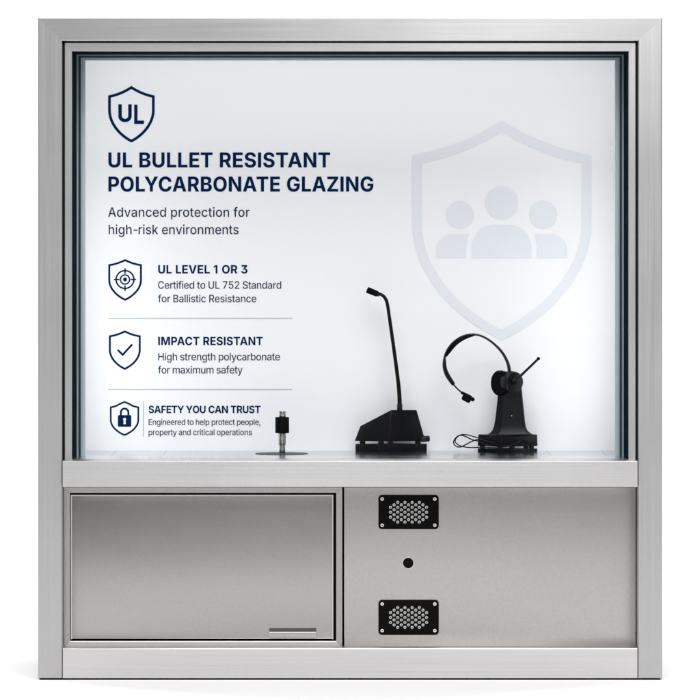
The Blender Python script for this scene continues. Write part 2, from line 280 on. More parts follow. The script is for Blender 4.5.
# ------------------------------------------------------------------ lettering (outline data, quadratic points x,y,on)
GL = json.loads('''{"B":{" ":[269],"1":[470,[371,728,1,371,0,1,214,0,1,214,590,1,209,590,1,44,473,1,44,615,1,205,728,1]],"3":[646,[316,-10,1,236,-10,0,111,45,0,40,142,0,38,207,1,197,207,1,199,180,0,231,141,0,284,120,0,317,120,1,351,120,0,404,144,0,433,192,0,433,225,1,433,255,0,403,305,0,344,335,0,300,335,1,218,335,1,218,438,1,379,594,1,379,598,1,74,598,1,74,728,1,569,728,1,569,613,1,325,386,1,325,420,1,407,432,0,530,381,0,598,280,0,598,215,1,598,147,0,524,46,0,397,-10,0]],"A":[755,[24,0,1,270,728,1,478,728,1,731,0,1,556,0,1,445,339,1,422,411,0,378,579,0,355,675,1,389,675,1,367,579,0,326,410,0,305,339,1,198,0,1],[182,164,1,182,286,1,573,286,1,573,164,1]],"B":[663,[62,0,1,62,728,1,356,728,1,436,728,0,544,680,0,598,596,0,598,542,1,598,499,0,564,435,0,504,393,0,466,385,1,466,377,1,508,376,0,581,332,0,627,255,0,627,201,1,627,144,0,569,52,0,458,0,0,376,0,1],[220,129,1,342,129,1,405,129,0,464,177,0,464,218,1,464,247,0,435,293,0,382,319,0,346,319,1,220,319,1],[220,424,1,331,424,1,362,424,0,411,446,0,439,486,0,439,514,1,439,553,0,384,600,0,334,600,1,220,600,1]],"C":[741,[384,-10,1,287,-10,0,133,78,0,44,245,0,44,363,1,44,483,0,134,650,0,288,737,0,384,737,1,447,737,0,555,702,0,639,635,0,692,538,0,700,476,1,541,476,1,536,505,0,510,550,0,470,582,0,418,598,0,387,598,1,332,598,0,249,543,0,204,438,0,204,363,1,204,287,0,250,182,0,332,129,0,387,129,1,417,129,0,469,146,0,509,178,0,536,223,0,541,252,1,701,252,1,695,202,0,648,108,0,567,34,0,455,-10,0]],"E":[608,[62,0,1,62,728,1,556,728,1,556,598,1,220,598,1,220,431,1,530,431,1,530,304,1,220,304,1,220,130,1,557,130,1,557,0,1]],"F":[586,[62,0,1,62,728,1,547,728,1,547,598,1,220,598,1,220,401,1,515,401,1,515,274,1,220,274,1,220,0,1]],"G":[751,[389,-10,1,286,-10,0,131,81,0,44,248,0,44,363,1,44,481,0,135,649,0,289,737,0,386,737,1,448,737,0,554,702,0,638,636,0,690,546,0,697,492,1,537,492,1,530,517,0,504,556,0,466,584,0,418,598,0,388,598,1,333,598,0,250,544,0,204,439,0,204,364,1,204,290,0,249,185,0,333,129,0,390,129,1,441,129,0,514,166,0,552,232,0,552,277,1,584,273,1,399,273,1,399,391,1,705,391,1,705,298,1,705,202,0,623,64,0,481,-10,0]],"I":[284,[61,0,1,61,728,1,223,728,1,223,0,1]],"L":[565,[62,0,1,62,728,1,220,728,1,220,130,1,530,130,1,530,0,1]],"M":[936,[62,0,1,62,728,1,306,728,1,414,412,1,422,388,0,441,309,0,461,219,0,478,135,0,484,104,1,453,104,1,459,134,0,476,218,0,496,309,0,515,388,0,523,412,1,630,728,1,874,728,1,874,0,1,715,0,1,715,332,1,715,356,0,717,429,0,719,515,0,721,601,0,722,639,1,732,639,1,722,597,0,700,509,0,677,425,0,656,355,0,649,332,1,534,0,1,402,0,1,286,332,1,279,355,0,258,424,0,234,508,0,211,597,0,201,639,1,213,639,1,213,602,0,215,517,0,218,431,0,220,357,0,220,332,1,220,0,1]],"N":[763,[62,0,1,62,728,1,237,728,1,457,374,1,476,344,0,512,276,0,550,194,0,569,141,1,553,141,1,550,182,0,544,275,0,540,363,0,540,393,1,540,728,1,701,728,1,701,0,1,526,0,1,325,322,1,302,361,0,262,433,0,220,519,0,192,578,1,211,578,1,214,526,0,220,428,0,224,348,0,224,322,1,224,0,1]],"O":[771,[386,-10,1,289,-10,0,134,78,0,44,245,0,44,363,1,44,483,0,134,650,0,289,737,0,386,737,1,483,737,0,637,650,0,727,483,0,727,363,1,727,244,0,637,78,0,483,-10,0],[386,129,1,441,129,0,522,183,0,567,288,0,567,363,1,567,439,0,522,544,0,441,598,0,386,598,1,331,598,0,249,544,0,204,439,0,204,363,1,204,288,0,249,183,0,331,129,0]],"P":[650,[62,0,1,62,728,1,351,728,1,434,728,0,551,664,0,613,553,0,613,480,1,613,407,0,550,296,0,431,234,0,347,234,1,164,234,1,164,360,1,321,360,1,365,360,0,422,390,0,451,444,0,451,480,1,451,516,0,422,569,0,364,598,0,321,598,1,220,598,1,220,0,1]],"R":[659,[62,0,1,62,728,1,351,728,1,434,728,0,551,669,0,613,562,0,613,489,1,613,416,0,550,311,0,431,256,0,347,256,1,156,256,1,156,383,1,321,383,1,365,383,0,422,406,0,451,453,0,451,489,1,451,525,0,422,573,0,364,598,0,321,598,1,220,598,1,220,0,1],[465,0,1,288,332,1,458,332,1,639,0,1]],"S":[657,[334,-10,1,246,-10,0,114,44,0,41,151,0,39,231,1,192,231,1,194,195,0,231,146,0,293,122,0,333,122,1,371,122,0,428,144,0,459,183,0,459,209,1,459,233,0,431,265,0,376,288,0,336,298,1,257,317,1,164,339,0,58,436,0,58,516,1,58,582,0,130,682,0,255,737,0,336,737,1,418,737,0,539,681,0,607,582,0,608,517,1,456,517,1,452,559,0,389,606,0,335,606,1,298,606,0,247,585,0,220,549,0,220,526,1,220,501,0,251,467,0,302,446,0,334,439,1,398,423,1,447,412,0,527,376,0,586,324,0,618,254,0,618,209,1,618,141,0,550,43,0,424,-10,0]],"T":[671,[35,598,1,35,728,1,636,728,1,636,598,1,414,598,1,414,0,1,257,0,1,257,598,1]],"U":[730,[365,-10,1,274,-10,0,138,57,0,62,176,0,62,256,1,62,728,1,220,728,1,220,269,1,220,228,0,256,165,0,321,129,0,365,129,1,409,129,0,474,165,0,510,228,0,510,269,1,510,728,1,668,728,1,668,256,1,668,176,0,592,57,0,456,-10,0]],"V":[755,[277,0,1,24,728,1,199,728,1,310,389,1,332,318,0,376,153,0,399,58,1,365,58,1,388,154,0,429,318,0,450,389,1,557,728,1,731,728,1,484,0,1]],"Y":[739,[293,0,1,293,270,1,24,728,1,208,728,1,328,502,1,346,469,0,374,402,0,389,357,1,357,357,1,371,403,0,399,469,0,416,502,1,531,728,1,715,728,1,450,270,1,450,0,1]],"Z":[669,[55,0,1,55,93,1,346,500,1,374,538,0,441,616,0,476,655,1,487,604,1,438,599,0,339,598,0,289,598,1,54,598,1,54,728,1,614,728,1,614,634,1,329,235,1,300,194,0,229,113,0,194,72,1,182,123,1,234,128,0,338,130,0,390,130,1,615,130,1,615,0,1]]},"R":{" ":[269],",":[269,[45,-181,1,88,104,1,202,104,1,122,-181,1]],"-":[648,[484,353,1,484,261,1,161,261,1,161,353,1]],"2":[648,[85,0,1,85,79,1,332,335,1,370,376,0,422,438,0,448,495,0,448,527,1,448,564,0,414,617,0,355,645,0,318,645,1,279,645,0,221,613,0,190,555,0,190,516,1,85,516,1,85,582,0,146,682,0,252,737,0,320,737,1,389,737,0,493,683,0,553,590,0,553,531,1,553,491,0,523,415,0,449,319,0,382,251,1,237,99,1,237,94,1,564,94,1,564,0,1]],"5":[648,[316,-10,1,249,-10,0,143,42,0,80,132,0,78,190,1,184,190,1,186,159,0,223,110,0,281,83,0,316,83,1,358,83,0,423,121,0,460,189,0,460,233,1,460,278,0,421,348,0,354,387,0,311,387,1,278,387,0,211,364,0,191,346,1,90,361,1,131,728,1,530,728,1,530,634,1,222,634,1,199,430,1,203,430,1,225,451,0,295,478,0,336,478,1,385,478,0,470,442,0,532,376,0,566,288,0,566,235,1,566,164,0,502,54,0,389,-10,0]],"7":[648,[133,0,1,450,628,1,450,634,1,83,634,1,83,728,1,564,728,1,564,630,1,247,0,1]],"A":[707,[25,0,1,285,728,1,418,728,1,682,0,1,564,0,1,421,408,1,405,456,0,365,588,0,339,682,1,361,682,1,336,587,0,297,454,0,282,408,1,143,0,1],[164,193,1,164,285,1,542,285,1,542,193,1]],"B":[656,[81,0,1,81,728,1,348,728,1,426,728,0,527,676,0,577,590,0,577,536,1,577,491,0,543,429,0,488,391,0,454,383,1,454,376,1,490,374,0,560,331,0,605,252,0,605,196,1,605,140,0,553,52,0,445,0,0,360,0,1],[191,94,1,349,94,1,428,94,0,497,155,0,497,201,1,497,236,0,462,293,0,398,327,0,354,327,1,191,327,1],[191,412,1,338,412,1,375,412,0,435,441,0,470,493,0,470,528,1,470,573,0,407,634,0,341,634,1,191,634,1]],"C":[733,[383,-10,1,288,-10,0,140,80,0,56,247,0,56,363,1,56,480,0,141,647,0,289,737,0,383,737,1,440,737,0,541,704,0,620,641,0,673,550,0,682,493,1,572,493,1,565,528,0,530,582,0,480,619,0,418,638,0,384,638,1,321,638,0,221,574,0,164,452,0,164,363,1,164,275,0,222,152,0,321,90,0,383,90,1,418,90,0,480,109,0,530,146,0,565,200,0,572,235,1,682,235,1,674,181,0,623,91,0,544,26,0,442,-10,0]],"E":[603,[81,0,1,81,728,1,538,728,1,538,633,1,191,633,1,191,414,1,513,414,1,513,320,1,191,320,1,191,94,1,541,94,1,541,0,1]],"H":[744,[81,0,1,81,728,1,191,728,1,191,419,1,553,419,1,553,728,1,663,728,1,663,0,1,553,0,1,553,325,1,191,325,1,191,0,1]],"L":[565,[81,0,1,81,728,1,191,728,1,191,94,1,521,94,1,521,0,1]],"R":[647,[81,0,1,81,728,1,341,728,1,425,728,0,537,669,0,592,566,0,592,499,1,592,432,0,537,331,0,425,276,0,340,276,1,144,276,1,144,369,1,330,369,1,384,369,0,451,400,0,482,459,0,482,499,1,482,541,0,451,601,0,383,634,0,329,634,1,191,634,1,191,0,1],[495,0,1,319,329,1,441,329,1,620,0,1]],"S":[646,[324,-12,1,243,-12,0,123,40,0,56,135,0,52,201,1,162,201,1,166,161,0,211,109,0,282,84,0,324,84,1,370,84,0,443,113,0,485,167,0,485,202,1,485,234,0,449,275,0,386,302,0,347,313,1,261,336,1,172,360,0,72,454,0,72,528,1,72,591,0,140,685,0,256,737,0,329,737,1,404,737,0,517,685,0,582,595,0,584,537,1,477,537,1,471,587,0,389,642,0,327,642,1,283,642,0,217,614,0,181,566,0,181,534,1,181,500,0,224,456,0,286,432,0,313,424,1,384,406,1,418,397,0,491,367,0,554,320,0,593,250,0,593,201,1,593,139,0,530,43,0,410,-12,0]],"U":[741,[371,-11,1,283,-11,0,153,56,0,81,174,0,81,250,1,81,728,1,191,728,1,191,259,1,191,209,0,235,132,0,315,88,0,371,88,1,426,88,0,506,132,0,550,209,0,550,259,1,550,728,1,659,728,1,659,250,1,659,174,0,588,56,0,458,-11,0]],"a":[567,[226,-12,1,174,-12,0,90,26,0,41,101,0,41,154,1,41,201,0,77,260,0,138,295,0,212,313,0,251,317,1,300,323,0,360,330,0,389,347,0,389,367,1,389,370,1,389,400,0,365,443,0,318,466,0,283,466,1,248,466,0,196,444,0,164,410,0,156,391,1,56,417,1,75,467,0,145,526,0,234,553,0,282,553,1,314,553,0,388,537,0,453,497,0,494,422,0,494,362,1,494,0,1,392,0,1,392,75,1,387,75,1,376,54,0,335,14,0,270,-12,0],[248,73,1,293,73,0,356,108,0,389,165,0,389,197,1,389,267,1,384,262,0,351,252,0,308,245,0,268,240,0,256,238,1,226,234,0,175,216,0,145,181,0,145,153,1,145,126,0,172,91,0,218,73,0]],"b":[618,[342,-11,1,292,-11,0,229,23,0,194,68,0,184,85,1,175,85,1,175,0,1,73,0,1,73,728,1,178,728,1,178,457,1,184,457,1,194,474,0,228,519,0,290,553,0,342,553,1,408,553,0,511,486,0,570,360,0,570,272,1,570,184,0,512,57,0,409,-11,0],[319,79,1,367,79,0,430,130,0,463,218,0,463,272,1,463,327,0,431,413,0,367,463,0,319,463,1,273,463,0,209,415,0,176,330,0,176,272,1,176,215,0,209,128,0,273,79,0]],"c":[576,[301,-11,1,225,-11,0,111,59,0,48,186,0,48,270,1,48,355,0,111,482,0,225,553,0,301,553,1,344,553,0,417,531,0,477,490,0,519,430,0,529,393,1,429,368,1,424,389,0,401,424,0,369,450,0,327,463,0,302,463,1,252,463,0,187,411,0,155,323,0,155,270,1,155,218,0,187,131,0,252,78,0,302,78,1,327,78,0,370,92,0,403,118,0,426,155,0,431,177,1,531,153,1,521,114,0,479,54,0,419,11,0,344,-11,0]],"d":[618,[276,-11,1,210,-11,0,106,57,0,48,184,0,48,272,1,48,360,0,107,486,0,210,553,0,276,553,1,327,553,0,389,519,0,424,474,0,433,457,1,440,457,1,440,728,1,545,728,1,545,0,1,442,0,1,442,85,1,433,85,1,424,68,0,388,23,0,326,-11,0],[299,79,1,345,79,0,408,128,0,441,215,0,441,272,1,441,330,0,409,415,0,345,463,0,299,463,1,251,463,0,187,413,0,155,327,0,155,272,1,155,218,0,187,130,0,252,79,0]],"e":[587,[307,-11,1,227,-11,0,110,58,0,48,184,0,48,269,1,48,353,0,109,481,0,222,553,0,298,553,1,344,553,0,431,522,0,501,457,0,541,353,0,541,279,1,541,241,1,107,241,1,107,320,1,487,320,1,438,294,1,438,344,0,406,421,0,344,465,0,298,465,1,252,465,0,187,421,0,153,348,0,153,306,1,153,252,1,153,195,0,192,116,0,262,76,0,308,76,1,339,76,0,388,94,0,424,129,0,434,154,1,533,131,1,520,88,0,458,24,0,366,-11,0]],"f":[378,[341,546,1,341,460,1,10,460,1,10,546,1],[114,0,1,114,610,1,114,660,0,159,728,0,233,762,0,276,762,1,308,762,0,354,751,0,364,747,1,339,661,1,332,664,0,309,669,0,292,669,1,253,669,0,219,631,0,219,594,1,219,0,1]],"g":[619,[300,-216,1,237,-216,0,145,-184,0,85,-130,0,70,-98,1,157,-55,1,167,-71,0,200,-106,0,256,-130,0,300,-130,1,363,-130,0,441,-71,0,441,-8,1,441,99,1,432,99,1,423,82,0,388,39,0,326,8,0,275,8,1,211,8,0,108,69,0,48,188,0,48,275,1,48,362,0,107,486,0,211,553,0,277,553,1,328,553,0,390,519,0,426,474,0,436,457,1,443,457,1,443,546,1,546,546,1,546,-9,1,546,-80,0,481,-172,0,370,-216,0],[299,96,1,346,96,0,409,139,0,442,220,0,442,277,1,442,332,0,410,415,0,346,463,0,299,463,1,252,463,0,187,413,0,155,329,0,155,277,1,155,223,0,188,142,0,252,96,0]],"h":[601,[178,324,1,178,0,1,73,0,1,73,728,1,177,728,1,177,412,1,163,412,1,187,486,0,278,553,0,342,553,1,398,553,0,481,506,0,528,415,0,528,347,1,528,0,1,422,0,1,422,334,1,422,394,0,360,461,0,306,461,1,270,461,0,211,429,0,178,368,0]],"i":[251,[73,0,1,73,546,1,178,546,1,178,0,1],[126,630,1,98,630,0,59,667,0,59,693,1,59,720,0,98,756,0,126,756,1,153,756,0,193,720,0,193,693,1,193,667,0,153,630,0]],"k":[558,[170,186,1,170,314,1,188,314,1,405,546,1,532,546,1,285,282,1,267,282,1],[73,0,1,73,728,1,178,728,1,178,0,1],[417,0,1,221,259,1,294,333,1,547,0,1]],"l":[253,[72,0,1,72,728,1,181,728,1,181,0,1]],"m":[887,[73,0,1,73,546,1,173,546,1,176,420,1,168,420,1,179,466,0,228,526,0,293,555,0,329,555,1,388,555,0,462,481,0,474,416,1,461,416,1,471,461,0,524,523,0,598,555,0,641,555,1,690,555,0,768,513,0,814,430,0,814,368,1,814,0,1,709,0,1,709,358,1,709,413,0,647,463,0,605,463,1,571,463,0,522,434,0,495,383,0,495,350,1,495,0,1,391,0,1,391,366,1,391,409,0,335,463,0,291,463,1,261,463,0,209,435,0,178,380,0,178,340,1,178,0,1]],"n":[600,[178,324,1,178,0,1,73,0,1,73,546,1,173,546,1,174,412,1,163,412,1,187,486,0,278,553,0,342,553,1,398,553,0,481,506,0,527,415,0,527,347,1,527,0,1,422,0,1,422,334,1,422,394,0,360,461,0,306,461,1,270,461,0,211,429,0,178,368,0]],"o":[604,[302,-11,1,225,-11,0,111,59,0,48,186,0,48,270,1,48,355,0,111,482,0,225,553,0,302,553,1,378,553,0,493,482,0,556,355,0,556,270,1,556,186,0,493,59,0,378,-11,0],[302,78,1,352,78,0,418,131,0,449,218,0,449,270,1,449,322,0,418,410,0,352,463,0,302,463,1,251,463,0,186,410,0,155,323,0,155,270,1,155,218,0,186,131,0,251,78,0]],"p":[618,[73,-204,1,73,546,1,175,546,1,175,457,1,184,457,1,194,474,0,228,519,0,290,553,0,342,553,1,408,553,0,511,486,0,570,360,0,570,272,1,570,184,0,512,57,0,409,-11,0,342,-11,1,292,-11,0,229,23,0,194,68,0,184,85,1,178,85,1,178,-204,1],[319,79,1,367,79,0,430,130,0,463,218,0,463,272,1,463,327,0,431,413,0,367,463,0,319,463,1,273,463,0,209,415,0,176,330,0,176,272,1,176,215,0,209,128,0,273,79,0]],"r":[386,[73,0,1,73,546,1,175,546,1,175,459,1,180,459,1,196,503,0,271,554,0,319,554,1,329,554,0,356,552,0,364,551,1,364,450,1,359,452,0,326,456,0,309,456,1,271,456,0,212,424,0,178,369,0,178,333,1,178,0,1]],"s":[537,[268,-11,1,209,-11,0,117,23,0,58,89,0,48,137,1,148,158,1,159,115,0,221,75,0,268,75,1,321,75,0,383,118,0,383,149,1,383,176,0,345,210,0,306,219,1,214,240,1,138,257,0,64,332,0,64,391,1,64,439,0,118,512,0,213,553,0,274,553,1,333,553,0,417,518,0,469,458,0,480,417,1,386,396,1,375,425,0,324,469,0,275,469,1,230,469,0,170,428,0,170,397,1,170,370,0,211,335,0,256,325,1,343,306,1,418,288,0,492,215,0,492,158,1,492,109,0,435,32,0,334,-11,0]],"t":[339,[304,546,1,304,460,1,10,460,1,10,546,1],[90,676,1,195,676,1,195,147,1,195,113,0,223,82,0,255,82,1,263,82,0,291,86,0,300,88,1,319,4,1,303,-2,0,264,-7,0,245,-7,1,171,-7,0,90,69,0,90,138,1]],"u":[601,[259,-7,1,203,-7,0,119,40,0,73,132,0,73,199,1,73,546,1,178,546,1,178,212,1,178,152,0,240,85,0,294,85,1,331,85,0,389,117,0,422,179,0,422,222,1,422,546,1,528,546,1,528,0,1,427,0,1,426,133,1,437,133,1,413,59,0,321,-7,0]],"v":[573,[229,0,1,23,546,1,137,546,1,246,234,1,264,183,0,289,80,0,303,30,1,271,30,1,285,80,0,311,183,0,328,234,1,437,546,1,550,546,1,344,0,1]],"x":[556,[28,0,1,243,321,1,242,240,1,39,546,1,158,546,1,221,446,1,246,404,0,285,330,0,305,295,1,256,295,1,277,330,0,312,404,0,338,446,1,402,546,1,519,546,1,315,237,1,315,316,1,528,0,1,409,0,1,335,117,1,310,157,0,272,230,0,252,264,1,301,264,1,281,230,0,246,157,0,221,117,1,146,0,1]],"y":[574,[65,-196,1,91,-110,1,103,-113,1,131,-120,0,175,-114,0,208,-79,0,218,-43,1,231,-3,1,23,546,1,137,546,1,246,234,1,264,182,0,288,81,0,302,30,1,269,30,1,283,81,0,309,183,0,327,234,1,438,546,1,551,546,1,313,-76,1,297,-120,0,249,-179,0,183,-208,0,139,-208,1,114,-208,0,75,-201,0]]}}''')
_cache = {}
def glyph(w, ch):
    if (w, ch) in _cache: return _cache[w, ch]
    d = GL[w][ch]; cs = []
    for c in d[1:]:
        pts = [(c[i], c[i + 1], c[i + 2]) for i in range(0, len(c), 3)]; ex = []
        for i, p in enumerate(pts):
            q = pts[(i + 1) % len(pts)]; ex.append(p)
            if not p[2] and not q[2]: ex.append(((p[0] + q[0]) / 2, (p[1] + q[1]) / 2, 1))
        k0 = next(i for i, p in enumerate(ex) if p[2]); ex = ex[k0:] + ex[:k0]
        out = []; i = 0
        while i < len(ex):
            p = ex[i]
            if p[2]: out.append((p[0], p[1])); i += 1; continue
            a = out[-1]; q = ex[(i + 1) % len(ex)]
            for t in (.2, .4, .6, .8):
                out.append(((1 - t) ** 2 * a[0] + 2 * t * (1 - t) * p[0] + t * t * q[0], (1 - t) ** 2 * a[1] + 2 * t * (1 - t) * p[1] + t * t * q[1]))
            i += 1
        cl = []
        for p in out:
            if not cl or abs(p[0] - cl[-1][0]) + abs(p[1] - cl[-1][1]) > .5: cl.append(p)
        if abs(cl[0][0] - cl[-1][0]) + abs(cl[0][1] - cl[-1][1]) <= .5: cl.pop()
        cs.append(cl)
    v, f = fill(cs) if cs else ([], [])
    _cache[w, ch] = (d[0], v, f); return _cache[w, ch]

KERN = {'LY': -75, 'TA': -62, 'AT': -62, 'YC': -30, 'CA': -12, 'PA': -55, 'AF': -8, 'LT': -70, 'Y ': -20, 'AZ': -8, 'PO': -10, 'OL': -5, 'ET': -12, 'TR': 0, 'AC': -25, 'fo': -8, 'r ': -10, 'ty': -6, 'y ': -15, 'Y O': 0}
CAP = 727.0
def text(b, s, w, x0, x1, base, cap, y):
    """a line of lettering whose ink runs from x0 to x1 (photo pixels), cap height cap"""
    k = cap / CAP; b.flat = True
    g = [glyph(w, ch) for ch in s]
    ink0 = min(p[0] for p in g[0][1]); ink1 = max(p[0] for p in g[-1][1])
    kr = [KERN.get(s[i:i + 2], 0) if w == 'B' or s[i].islower() else 0 for i in range(len(s))]
    nat = (sum(q[0] for q in g[:-1]) + sum(kr[:-1]) + ink1 - ink0) * k
    sx = (x1 - x0) / nat; tr = 0
    if len(s) == 1: pass
    elif sx > 1.04: tr = (x1 - x0 - nat * 1.02) / (len(s) - 1); sx = 1.02
    elif sx < .925: tr = (x1 - x0 - nat * .93) / (len(s) - 1); sx = .93
    x = x0 - ink0 * k * sx
    for (ad, v, f), ch_, kk in zip(g, s, kr):
        if ch_ == '-': x -= ad * k * sx * .10
        vs = [b.bm.verts.new(P(x + p[0] * k * sx, base - p[1] * k, y)) for p in v]
        for t in f:
            try: fc = b.bm.faces.new([vs[i] for i in t])
            except ValueError: continue
            fc.normal_update()
            if fc.normal.y > 0: fc.normal_flip()
        x += ad * k * sx * (.80 if ch_ == '-' else 1) + kk * k * sx + tr
    return b

# ------------------------------------------------------------------ the setting: white studio floor sweeping up behind
fb = bmesh.new()
prof = [(-16, 0), (4.5, 0)] + [(4.5 + 2.5 * math.sin(a), 2.5 - 2.5 * math.cos(a)) for a in [math.pi / 2 * k / 16 for k in range(1, 17)]] + [(7, 7)]
row = [(fb.verts.new((-9, y, z)), fb.verts.new((9, y, z))) for y, z in prof]
for a, b_ in zip(row, row[1:]): fb.faces.new((a[0], a[1], b_[1], b_[0]))
q = B(); q.bm = fb; q.flat = True
floor = q.build('floor', plain('white_paper', (.93, .93, .93), .9, spec=.1, noise=.004, scale=1.5), smooth=60)
floor['kind'] = 'structure'; floor['label'] = 'plain white studio floor and backdrop'

# ------------------------------------------------------------------ the service window unit
W = thing('teller_counter', 'brushed steel teller booth with printed white glazing above a counter and cabinet', 'teller booth')
BACK = .50                       # depth of the whole cabinet
BV = .0022
# outer frame, mitred at the top corners
z0 = P(0, 678.4).z
ZT = P(0, 17.3).z
for s in (-1, 1):
    o_, i_ = (38, 62.2) if s < 0 else (662.3, 638)
    pts = PG([(o_, 17.3), (i_, 41), (i_, 678.4), (o_, 678.4)])
    if s > 0: pts = pts[::-1]
    B().prism(pts, 0, BACK, BV, 2).build('stile', M['steel_v'], W, 8)
B().prism(PG([(38.05, 17.3), (662.25, 17.3), (638.05, 40.95), (62.15, 40.95)]), 0, BACK - .001, BV, 2).build('top_rail', M['steel_h'], W, 8)
B().prism(R2(62.45, 648, 637.75, 678.4), -.0003, BACK, BV, 2).build('bottom_rail', M['steel_c'], W, 8)
# black strip put under the unit as its contact shadow line
B().box((P(39.5, 0).x, .004, 0), (P(660.5, 0).x, BACK - .01, z0 - .0002)).build('contact_shadow_strip', M['gap'], W)

# counter: front ledge and top sheets
CY0 = -.05
CZ = P(0, 461, CY0).z
xl, xr = P(62.5, 0).x, P(637.7, 0).x
xl2, xr2 = P(62.5, 0, CY0).x, P(637.7, 0, CY0).x
B().box((xl2, CY0, P(0, 487, CY0).z), (xr2, .045, CZ), .0009, 2).build('counter_edge', M['steel_c'], W, 8)
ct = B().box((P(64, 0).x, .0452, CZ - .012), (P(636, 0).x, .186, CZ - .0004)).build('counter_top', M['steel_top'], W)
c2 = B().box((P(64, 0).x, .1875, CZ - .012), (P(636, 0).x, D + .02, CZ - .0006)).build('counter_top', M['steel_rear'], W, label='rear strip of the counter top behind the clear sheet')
for px in (107, 159, 555, 612):
    xx = (px - 350) * PX
    B().box((xx - .0005, .19, CZ - .002), (xx + .0005, D - .001, CZ - .0003)).build('seam', M['seam'], c2)

# inner casing around the glazing, set back from the outer frame behind a shadow gap
CY = .010
B().box(P(62.0, 41.5, 0) + Vector((0, .012, 0)), P(66, 461) + Vector((0, .10, .0005))).build('shadow_gap', M['gap'], W)
B().box(P(634, 41.5, 0) + Vector((0, .012, 0)), P(638.2, 461) + Vector((0, .10, .0005))).build('shadow_gap', M['gap'], W)
B().box(P(62.0, 40, 0) + Vector((0, .012, 0)), P(638.2, 44) + Vector((0, .10, 0))).build('shadow_gap', M['gap'], W)
for s in (-1, 1):
    a, b_ = (64.6, 72) if s < 0 else (635.8, 628.4)
    pts = PG([(a, 42.9), (b_, 42.9 + 7.4), (b_, 461), (a, 461)], CY)
    if s > 0: pts = pts[::-1]
    B().prism(pts, CY, .152, .0012, 2).build('casing_stile', M['steel_v'], W, 8)
B().prism(PG([(64.8, 42.8), (635.6, 42.8), (628.3, 51.4), (72.1, 51.4)], CY), CY - .0005, .151, .0012, 2).build('casing_rail', M['steel_h'], W, 8)
# liner: dark reveal between the casing and the glazing
RV = .150
def ring(px0, px1, pt0, pt1, y0, y1, m, name, parent):
    """U-shaped bead: left, top and right, in pixels on the front plane scaled to depth y0"""
    b = B(); bot = CZ
    a0 = P(px0, pt0, y0); a1 = P(px1, pt1, y0)
    c0 = P(700.4 - px0, pt0, y0); c1 = P(700.4 - px1, pt1, y0)
    b.prism([(a0.x, bot), (a0.x, a0.z), (c0.x, c0.z), (c0.x, bot), (c1.x, bot), (c1.x, c1.z), (a1.x, a1.z), (a1.x, bot)], y0, y1)
    return b.build(name, m, parent)
lin = B()
xa, xb, zt = P(72, 0, CY).x, P(628.4, 0, CY).x, P(0, 51.4, CY).z
lin.box((xa - .002, .0125, CZ), (xa + .0008, .16, zt)); lin.box((xb + .002, .0125, CZ), (xb - .0008, .16, zt))
lin.box((xa, .0125, zt - .0008), (xb, .16, zt + .002))
lin.build('reveal_liner', M['edge_black'], W)
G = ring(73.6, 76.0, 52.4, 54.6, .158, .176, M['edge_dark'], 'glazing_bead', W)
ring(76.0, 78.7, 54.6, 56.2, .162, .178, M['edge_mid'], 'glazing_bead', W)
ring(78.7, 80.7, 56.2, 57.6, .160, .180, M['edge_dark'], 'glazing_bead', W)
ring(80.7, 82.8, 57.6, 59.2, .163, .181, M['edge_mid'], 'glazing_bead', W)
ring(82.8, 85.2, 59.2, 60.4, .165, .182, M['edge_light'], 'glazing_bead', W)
# clear sheet held by the beads, standing on the counter
g0 = P(82, 458, .172); g1 = P(618.4, 58, .172)
gl = B(); gl.box((P(76, 0, .184).x, .1835, CZ), (P(624.4, 0, .184).x, .1865, P(0, 55, .184).z))
gl.build('clear_sheet', M['glass'], W)
# inside walls of the window box
wl = B()
wl.box((P(66, 0).x, .19, CZ), (P(70.5, 0).x, D - .001, P(0, 46).z)); wl.box((P(634, 0).x, .19, CZ), (P(629.8, 0).x, D - .001, P(0, 46).z))
wl.box((P(66, 0).x, .19, P(0, 46).z), (P(634, 0).x, D - .001, P(0, 50).z))
wl.build('box_lining', M['liner'], W)
# back of the cabinet
B().box((P(40, 0).x, BACK - .006, z0 + .001), (P(660, 0).x, BACK + .003, ZT - .004)).build('back_panel', M['steel_panel'], W)

# printed glazing panel
pa, pb = P(64, 0), P(636, 0)
GP = B().box((pa.x, D, CZ - .01), (pb.x, D + .012, P(0, 44).z)).build('glazing_panel', M['panel'], W)
Y = D - .0006
def shield(cx, hw, top, sh, side, bot, sag=.12, sag2=None):
    """closed shield outline: apex, concave shoulders, straight sides, pointed foot"""
    r = []
    ctrl = (cx + hw * .48, sh - (sh - top) * .22)
    for k in range(13):
        t = k / 12
        r.append(((1 - t) ** 2 * cx + 2 * t * (1 - t) * ctrl[0] + t * t * (cx + hw), (1 - t) ** 2 * top + 2 * t * (1 - t) * ctrl[1] + t * t * sh))
    p0, p1, p2, p3 = (cx + hw, side), (cx + hw, side + (bot - side) * .42), (cx + hw * .56, side + (bot - side) * .80), (cx, bot)
    for k in range(0, 17):
        t = k / 16
        r.append(tuple((1 - t) ** 3 * p0[j] + 3 * t * (1 - t) ** 2 * p1[j] + 3 * t * t * (1 - t) * p2[j] + t ** 3 * p3[j] for j in (0, 1)))
    l = [(2 * cx - x, y) for x, y in r[::-1]]
    return r + l[1:-1]
def line(x0, y0, x1, y1, w):
    d = Vector((x1 - x0, y1 - y0)).normalized(); n = Vector((-d.y, d.x)) * w / 2
    return [(x0 + n.x, y0 + n.y), (x1 + n.x, y1 + n.y), (x1 - n.x, y1 - n.y), (x0 - n.x, y0 - n.y)]
def ccw(c, pos=True): return c if (area(c) > 0) == pos else c[::-1]
